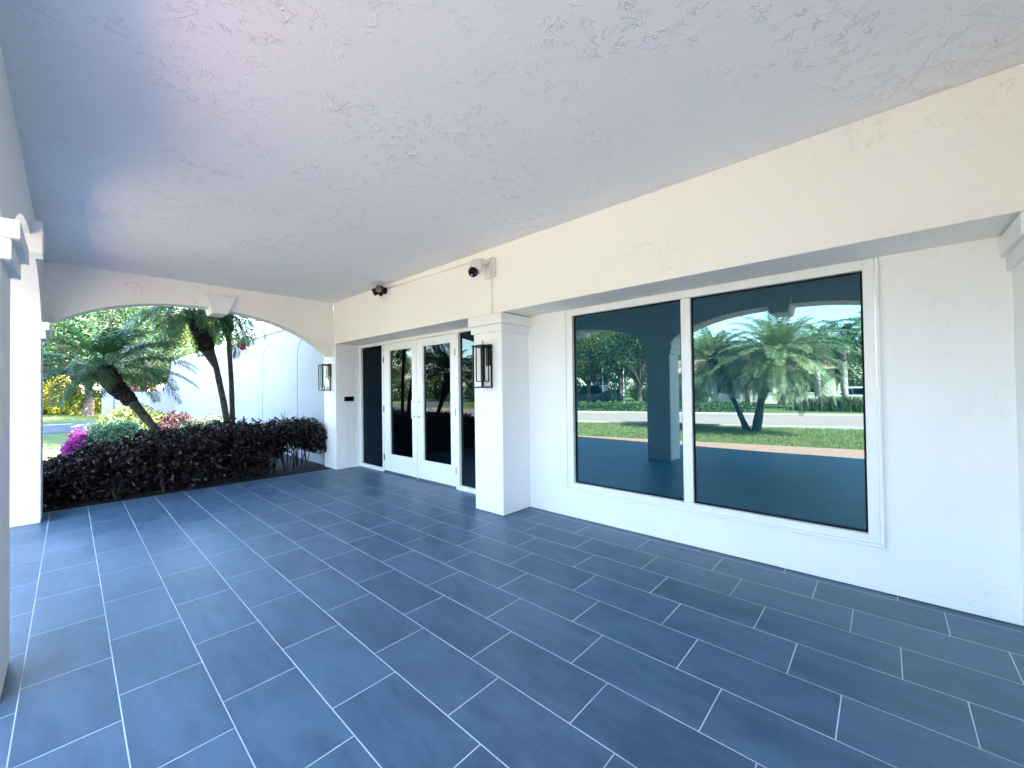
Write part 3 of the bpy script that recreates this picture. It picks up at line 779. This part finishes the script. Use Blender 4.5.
# pygmy date palm with two leaning trunks on the front lawn (seen in the window)
T = thing('palm_tree', 'bushy double-trunk date palm on the front lawn, seen in the right window pane', 'palm', (-7.75, 3.35, -.06))
for k, (tip, mid) in enumerate((((1.05, -.95, 2.50), (.40, -.38, 1.1)), ((.15, 1.15, 2.50), (.05, .52, 1.1)))):
    p = [(0, .12 * (k * 2 - 1), -.02), mid, tuple(Vector(mid).lerp(Vector(tip), .55) + Vector((0, 0, .06))), tip]
    trunk(p, [.15, .10, .105, .14] if k == 0 else [.11, .065, .075, .11], M['palm_bark'], 'trunk', T, 12, .08)
    boots(p[1:], .11, .15, 70, .12, 'leaf_stubs', T)
    V, F = crown_mesh(tip, nf=84 - 14 * k, length=2.15 - .1 * k, ll=.34, nl=54, lw=.010, el0=-.55, el1=1.5, droop=1.1)
    palm_mesh_obj('crown', V, F, M['palm_pale'], T)

# tall palms across the road, one built and copied
def tall_palm(label, loc, h, r, grp):
    T = thing('royal_palm', label, 'palm', loc, grp)
    m = MB(); m.tube([(0, 0, 0), (.05, .02, h * .3), (.08, 0, h * .65), (.05, .03, h)], [r * 1.35, r, r * 1.15, r * .75], 12); m.build('trunk', M['royal'], T, smooth=True)
    V, F = crown_mesh((.05, .03, h), nf=22, length=2.6, ll=.62, nl=34, lw=.022, el0=-.9, el1=1.3, droop=1.7); palm_mesh_obj('crown', V, F, M['palm'], T)
    return T
GR = 'tall palms across the road'
rp0 = tall_palm('tall grey-trunked palm across the road, right of the others in the window', (-25.5, .75, -.06), 5.1, .17, GR)
copy_tree(rp0, (-24.5, 1.75, -.06), 1.1, .92, 'shorter grey-trunked palm across the road beside the taller one')
copy_tree(rp0, (-29.5, 3.6, -.06), 2.3, 1.05, 'grey-trunked palm farthest back across the road')
copy_tree(rp0, (-27, -7, -.06), 3.3, 1.1, 'grey-trunked palm across the road beyond the parked white car')

# --- broadleaf trees
def tree(label, loc, h, cr, ncl, per, L, mat, group, seed=1, fork=.3):
    random.seed(seed); T = thing('broadleaf_tree', label, 'tree', loc, group)
    m = MB(); top = h * fork; tr = .028 * h
    m.tube([(0, 0, -.05), (.04 * h * .3, 0, top * .5), (.02, .03, top)], [tr * 1.5, tr, tr * .9], 9)
    cents = []
    for i in range(ncl):
        a = i * 2.39996; zf = random.random(); rr = cr * (1 - (abs(zf - .45) / .62) ** 2.2) ** .5 if abs(zf - .45) < .62 else .2
        rr *= random.uniform(.45, 1.0)
        cents.append((math.cos(a) * rr, math.sin(a) * rr, top + .15 * h + zf * (h - top - .2 * h)))
    for c in cents[::2]:
        mid = (c[0] * .4, c[1] * .4, top + (c[2] - top) * .55); m.tube([(0, 0, top * .92), mid, c], [tr * .6, tr * .35, tr * .1], 5)
    m.build('trunk', M['bark'], T)
    P = []
    for c in cents:
        s = cr * random.uniform(.22, .40); P.append(unit(per) * (s * (RNG.random(per) ** .45))[:, None] * np.array([1.15, 1.15, .75]) + np.array(c))
    P = np.concatenate(P); V, F = leaves(P, L, L * .5, -.15)
    nmesh('crown', V, F, mat, T); return T
GT = 'broadleaf trees across the road'
t1 = tree('spreading dark green tree across the road, in the middle of the left window pane', (-22.0, 14.0, -.06), 6.5, 3.2, 46, 300, .17, M['tree'], GT, 3)
t2 = tree('yellowish-green tree across the road at the left edge of the left window pane', (-23.5, 19.5, -.06), 6.5, 2.9, 40, 280, .18, M['tree_warm'], GT, 5)
spots = [(t1, (-27, 21, -.06), .9, 1.15, 'dark tree set back across the road behind the yellowish one'),
         (t1, (-33, 9, -.06), 2.2, .85, 'broad dark tree beside the pale house across the road'),
         (t2, (-36, 3, -.06), 1.2, .8, 'yellowish tree behind the tall palms across the road'),
         (t1, (-19.5, 22, -.06), 3.0, 1.1, 'dark tree close to the road, opposite the planting bed'),
         (t1, (-15, 50, -.06), 4.0, 1.2, 'dark tree beyond the side street corner'),
         (t2, (-26, 58, -.06), 0.4, 1.3, 'large yellowish tree far beyond the side street corner'),
         (t1, (-36, 30, -.06), 5.0, 1.3, 'large dark tree far back across the road'),
         (t1, (-34, -6, -.06), 1.6, .9, 'dark tree far back across the road beyond the palms'),
         (t1, (-40, 16, -.06), 2.6, 1.1, 'dark tree set far back behind the pale house'),
         (t2, (-38, 24, -.06), 3.6, 1.4, 'tall yellowish tree behind the lamp posts')]
for src, loc, rz, sc, lab in spots: copy_tree(src, loc, rz, sc, lab)
GD = 'trees beyond the side street'
d1 = tree('big dark forked tree beyond the side street left of the gate post', (.9, 44, -.06), 9.0, 4.6, 66, 340, .21, M['tree_dark'], GD, 11, .27)
d2 = tree('sunlit yellowish tree beyond the garden wall', (5.0, 48, -.06), 9.5, 4.2, 50, 320, .22, M['tree_warm'], GD, 13, .25)
for src, loc, rz, sc, lab in ((d1, (-5.5, 52, -.06), 2, 1.05, 'dark tree beyond the side street, left of the yellow bushes'),
                              (d2, (-1.5, 62, -.06), 1, 1.15, 'tall yellowish tree behind the yellow bushes'),
                              (d1, (7.5, 60, -.06), 4, 1.2, 'tall dark tree far behind the garden wall'),
                              (d1, (3.2, 38.5, -.06), 3.1, .62, 'smaller dark tree just behind the garden wall'),
                              (d1, (-9.5, 66, -.06), 5, 1.3, 'tall dark tree at the far left beyond the side street'),
                              (d1, (-2.4, 57, -.06), 1.7, .95, 'dark tree between the yellow bushes and the tall yellowish tree'),
                              (d1, (4.0, 54, -.06), .6, 1.0, 'dark tree close behind the sunlit yellowish tree'),
                              (d1, (.5, 72, -.06), 2.6, 1.5, 'largest dark tree at the back beyond the side street'),
                              (d2, (12, 75, -.06), 2.1, 1.5, 'large yellowish tree far back behind the side wing')): copy_tree(src, loc, rz, sc, lab)
GB = 'yellow bushes beyond the side street'
yb = bush('croton_bush', 'bright yellow-leaved bush nearest the forked tree', 'bush', (-.10, 49, 1.0), (1.35, 1.2, 1.35), 3000, .22, .12, M['yellow'], group=GB)
for x, y, s, lab in ((-2.2, 50.5, 1.15, 'bright yellow-leaved bush left of the forked tree'), (-4.6, 51, 1.0, 'yellow-leaved bush farthest left beyond the side street'), (-1.2, 53, 1.5, 'taller yellow bush behind the others'), (1.6, 50.5, .9, 'yellow bush half hidden by the forked tree')):
    copy_tree(yb, (x, y, -.03), x, s, lab)

GF = 'trees along the skyline beyond the road'
for i in range(26):
    a = R(100 + i * 6.4); rr = 62 + 16 * ((i * 7) % 5) / 4
    px, py = rr * math.cos(a) + 6, rr * math.sin(a) + 12
    if -8 < px < 30 and py > 0: continue
    src = (t1, t2, t1)[i % 3]
    copy_tree(src, (px, py, -.06), i * 1.3, 1.0 + .3 * ((i * 3) % 4) / 3, 'distant tree in the wooded skyline beyond the road')['group'] = GF
sc_ = [((-20, 11, -.06), .55), ((-22, 16.5, -.06), .5), ((-25.5, 13, -.06), .6), ((-24, 23.5, -.06), .55), ((-30, 16, -.06), .7), ((-31, 5.5, -.06), .5), ((-29, 12, -.06), .5), ((-31, -1.5, -.06), .6)]
labs = ['low leafy bush behind the road hedge, right of the white lamp posts', 'low leafy bush at the foot of the white lamp posts', 'low bush in front of the pale house', 'low bush behind the dark blue van', 'rounded bush at the left corner of the pale house', 'rounded bush at the right corner of the pale house', 'rounded bush under the windows of the pale house', 'rounded bush beyond the parked white car']
rb = bush('shrub', labs[0], 'bush', (sc_[0][0][0], sc_[0][0][1], 1.3), (2.0, 2.2, 1.5), 3600, .22, .12, M['tree'], group='bushes across the road'); rb.scale = (.55, .55, .55)
for i in range(18):
    a = R(108 + i * 7.5); rr = 40 + 5 * ((i * 3) % 4)
    px, py = rr * math.cos(a) + 2, rr * math.sin(a) + 12
    if px > -16: continue
    copy_tree(rb, (px, py, -.06), i * 1.1, 1.0 + .1 * (i % 4), 'rounded thicket in the low growth under the skyline trees')['group'] = 'thickets under the skyline trees'
for (loc, sc), lb in list(zip(sc_, labs))[1:]: copy_tree(rb, loc, loc[0], sc, lb)

GS = 'unseen trees added to shade the lawn and side street'  # out of view; placed so their shadows cover the lawn and street
st = tree('unseen tree added behind the side wing for its shade, nearer the porch', (7.2, 12.0, -.06), 13.0, 5.4, 100, 360, .28, M['tree'], GS, 21, .36)
copy_tree(st, (7.4, 20.0, -.06), 3.3, 1.3, 'unseen tree added behind the side wing for its shade, nearer the garden wall')

# hedge along the far side of the road (seen in the window), tall grass clump
def far_hedge(name, label, y0, y1, off, w, h, n, mat):
    T = thing(name, label, 'hedge', (far((y0 + y1) / 2) - off, (y0 + y1) / 2, -.06))
    y = RNG.uniform(y0, y1, n); f = RNG.uniform(-w / 2, w / 2, n); q = np.c_[y, f, f]
    z = RNG.random(n) ** .6 * h * (1 + .16 * noise3(q, 1.7) + .1 * noise3(q, 5.1))
    P = np.c_[far(y) - off - f, y, z] - np.array([far((y0 + y1) / 2) - off, (y0 + y1) / 2, 0])
    V, F = leaves(P, .13, .065, .3); nmesh('foliage', V, F, mat, T)
far_hedge('hedge', 'long low green hedge along the far side of the road', 5.2, 24, 1.0, 1.3, .62, 15000, M['hedge'])
gc = thing('tall_grass_clump', 'clump of tall bright green blades on the lawn across the road', 'plant', (-23, 2.15, -.06))
V, F = [], []
for i in range(1500):
    bx, by = random.gauss(0, .5), random.gauss(0, 1.0); a = random.uniform(0, 6.28); hh = random.uniform(.5, 1.05)
    d = np.array([math.cos(a) * .35, math.sin(a) * .35, 1]); s = np.array([-math.sin(a), math.cos(a), 0]) * .025; b0 = np.array([bx, by, 0.])
    k = len(V); V += [b0 - s, b0 + s, b0 + d * hh * .6 + s * .8, b0 + d * hh * .6 - s * .8, b0 + d * hh + np.array([math.cos(a), math.sin(a), -.3]) * .12]
    F.append((k, k + 1, k + 2, k + 3)); F.append((k + 3, k + 2, k + 4, k + 4))
palm_mesh_obj('blades', V, F, M['lime_leaf'], gc)

# --- across the road: house, sign wall, posts, cars
H = thing('house', 'pale house with a low terracotta roof across the road', 'house', (-37, 9.5, -.06))
MB().box(-3.5, 3, -6.5, 6.5, 0, 2.9).build('wall', M['house'], H)
m = MB(); m.prism([(-4.1, 2.9), (3.6, 2.9), (.2, 4.5), (-.7, 4.5)], -7.2, 7.2, 'y'); m.build('roof', M['house_roof'], H)
for y in (-4.6, -1.6, 1.6, 4.6):
    w = MB(); w.box(2.98, 3.05, y - .75, y + .75, .9, .96); w.box(2.98, 3.05, y - .75, y + .75, 2.24, 2.3); w.box(2.98, 3.05, y - .75, y - .69, .96, 2.24); w.box(2.98, 3.05, y + .69, y + .75, .96, 2.24)
    wo = w.build('window', M['trim'], H)
    MB().box(3.001, 3.02, y - .69, y + .69, .96, 2.24).build('pane', M['door_glass'], wo)
sg = thing('monument_sign', 'low blank white stone block on the grass across the road', 'sign', (-23.4, 3.6, -.06))
MB().box(-.2, .2, -.55, .55, .12, .80).build('panel', M['house'], sg, bevel=.02); MB().box(-.3, .3, -.7, .7, 0, .12).build('base', M['kerb'], sg, bevel=.01)
lp = thing('lamp_post', 'white lamp post across the road, left one of two', 'lamp post', (-24, 18.4, -.06), 'white posts across the road')
MB().tube([(0, 0, 0), (0, 0, .3), (0, 0, .34), (0, 0, 3.6)], [.11, .10, .06, .045], 10).build('pole', M['trim'], lp, smooth=True)
MB().lathe([(.05, 0), (.16, .08), (.18, .26), (.10, .38), (.02, .42)], (0, 0, 3.6), 14).build('lamp_globe', M['frosted'], lp, smooth=True)
copy_tree(lp, (-25, 16.9, -.06), 0, .95, 'white lamp post across the road, right one of two')

def car(name, label, loc, rz, paint, grp, van=False):
    T = thing(name, label, 'car', loc, grp); T.rotation_euler = (0, 0, rz)
    hb = 1.0 if van else .86; hr = 1.85 if van else 1.42
    body = MB(); prof = [(-2.2, .32), (2.2, .32), (2.24, .62), (2.1, .80), (1.1, hb), (-1.9, hb + .02), (-2.2, .82)]
    body.prism(prof, -.88, .88, 'y'); body.build('body', paint, T, bevel=.06, seg=3)
    cab = MB(); a = [(1.0, hb - .01), (.35, hr), (-1.3, hr), (-1.95, hb)]
    vs = [(x, s * (.84 if z < hb + .1 else .66), z) for s in (-1, 1) for x, z in a]
    cab.add(vs, [(0, 1, 2, 3), (7, 6, 5, 4), (0, 4, 5, 1), (1, 5, 6, 2), (2, 6, 7, 3), (3, 7, 4, 0)]); cb = cab.build('cabin', paint, T, bevel=.04)
    for s in (-1, 1):
        g = MB(); q = [(.82, hb + .05), (.30, hr - .09), (-1.22, hr - .09), (-1.72, hb + .05)]
        def yy(z): return s * (.84 + (.66 - .84) * (z - hb) / (hr - hb) + .012)
        vs = [(x, yy(z), z) for x, z in q] + [(x, yy(z) - s * .02, z) for x, z in q]
        g.add(vs, [(0, 1, 2, 3), (7, 6, 5, 4), (0, 4, 5, 1), (1, 5, 6, 2), (2, 6, 7, 3), (3, 7, 4, 0)]); g.build('side_window', M['lens'], cb)
    for x in (-1.35, 1.38):
        for s in (-1, 1):
            w = MB(); w.lathe([(.20, -.1), (.31, -.1), (.33, -.05), (.33, .05), (.31, .1), (.2, .1)], (x, s * .80, .33), 18, (0, 1, 0)); wo = w.build('wheel', M['tyre'], T)
            MB().lathe([(.20, -.105), (.20, .105)], (x, s * .80, .33), 14, (0, 1, 0)).build('rim', M['steel'], wo)
    for s in (-1, 1): MB().box(2.14, 2.25, s * .62 - .16, s * .62 + .16, .60, .74).build('headlight', M['frosted'], T, bevel=.02)
    return T
GC = 'cars parked across the road'
car('parked_car', 'white car parked across the road behind the tall palms', (-28.5, 1.35, -.06), R(100), M['car_white'], GC)
car('parked_car', 'dark blue van parked across the road at the left edge of the window', (-26.5, 21.3, -.06), R(80), M['car_dark'], GC, True)

# ------------------------------------------------------------------ light
SUN_EL, SHX, SHY = 44, -.38, 1.0          # shadows fall towards (SHX, SHY)
n = math.hypot(SHX, SHY); sx, sy = -SHX / n, -SHY / n
tosun = Vector((sx * math.cos(R(SUN_EL)), sy * math.cos(R(SUN_EL)), math.sin(R(SUN_EL))))
sd = bpy.data.lights.new('sun', 'SUN'); sd.energy = 5.0; sd.angle = R(.5); sd.color = (1, .90, .76)
so = bpy.data.objects.new('sun', sd); COL.objects.link(so); so.rotation_euler = tosun.to_track_quat('Z', 'Y').to_euler(); so.location = (0, -5, 30)
w = bpy.data.worlds.new('World'); scene.world = w; w.use_nodes = True
nt = w.node_tree; sky = nt.nodes.new('ShaderNodeTexSky'); sky.sky_type = 'NISHITA'; sky.sun_disc = False
sky.sun_elevation = R(SUN_EL); sky.sun_rotation = math.atan2(sx, sy); sky.air_density = 1.0; sky.dust_density = .6; sky.ozone_density = 1.0
nt.links.new(sky.outputs[0], nt.nodes['Background'].inputs[0]); nt.nodes['Background'].inputs[1].default_value = .10

# ------------------------------------------------------------------ camera
f, yaw, pit, rol = 405.5, R(47.478), R(.7458), R(-.7597)
F = Vector((math.sin(yaw) * math.cos(pit), math.cos(yaw) * math.cos(pit), math.sin(pit)))
Rv = Vector((math.cos(yaw), -math.sin(yaw), 0)); U = Rv.cross(F)
R2 = Rv * math.cos(rol) + U * math.sin(rol); U2 = -Rv * math.sin(rol) + U * math.cos(rol)
cd = bpy.data.cameras.new('camera'); co = bpy.data.objects.new('camera', cd); COL.objects.link(co)
mw = Matrix.Identity(4)
for i in range(3): mw[i][0] = R2[i]; mw[i][1] = U2[i]; mw[i][2] = -F[i]
mw[2][3] = 1.5
co.matrix_world = mw
cd.sensor_width = 36; cd.sensor_fit = 'HORIZONTAL'; cd.lens = f / 1024 * 36; cd.clip_start = .05; cd.clip_end = 1500
scene.camera = co
vs = scene.view_settings; vs.view_transform = 'Standard'; vs.look = 'None'; vs.gamma = 1; vs.exposure = 4.76; vs.use_curve_mapping = False
scene.render.engine = 'CYCLES'
scene.cycles.max_bounces = 12; scene.cycles.diffuse_bounces = 8; scene.cycles.glossy_bounces = 6; scene.cycles.transmission_bounces = 4
scene.cycles.use_denoising = True
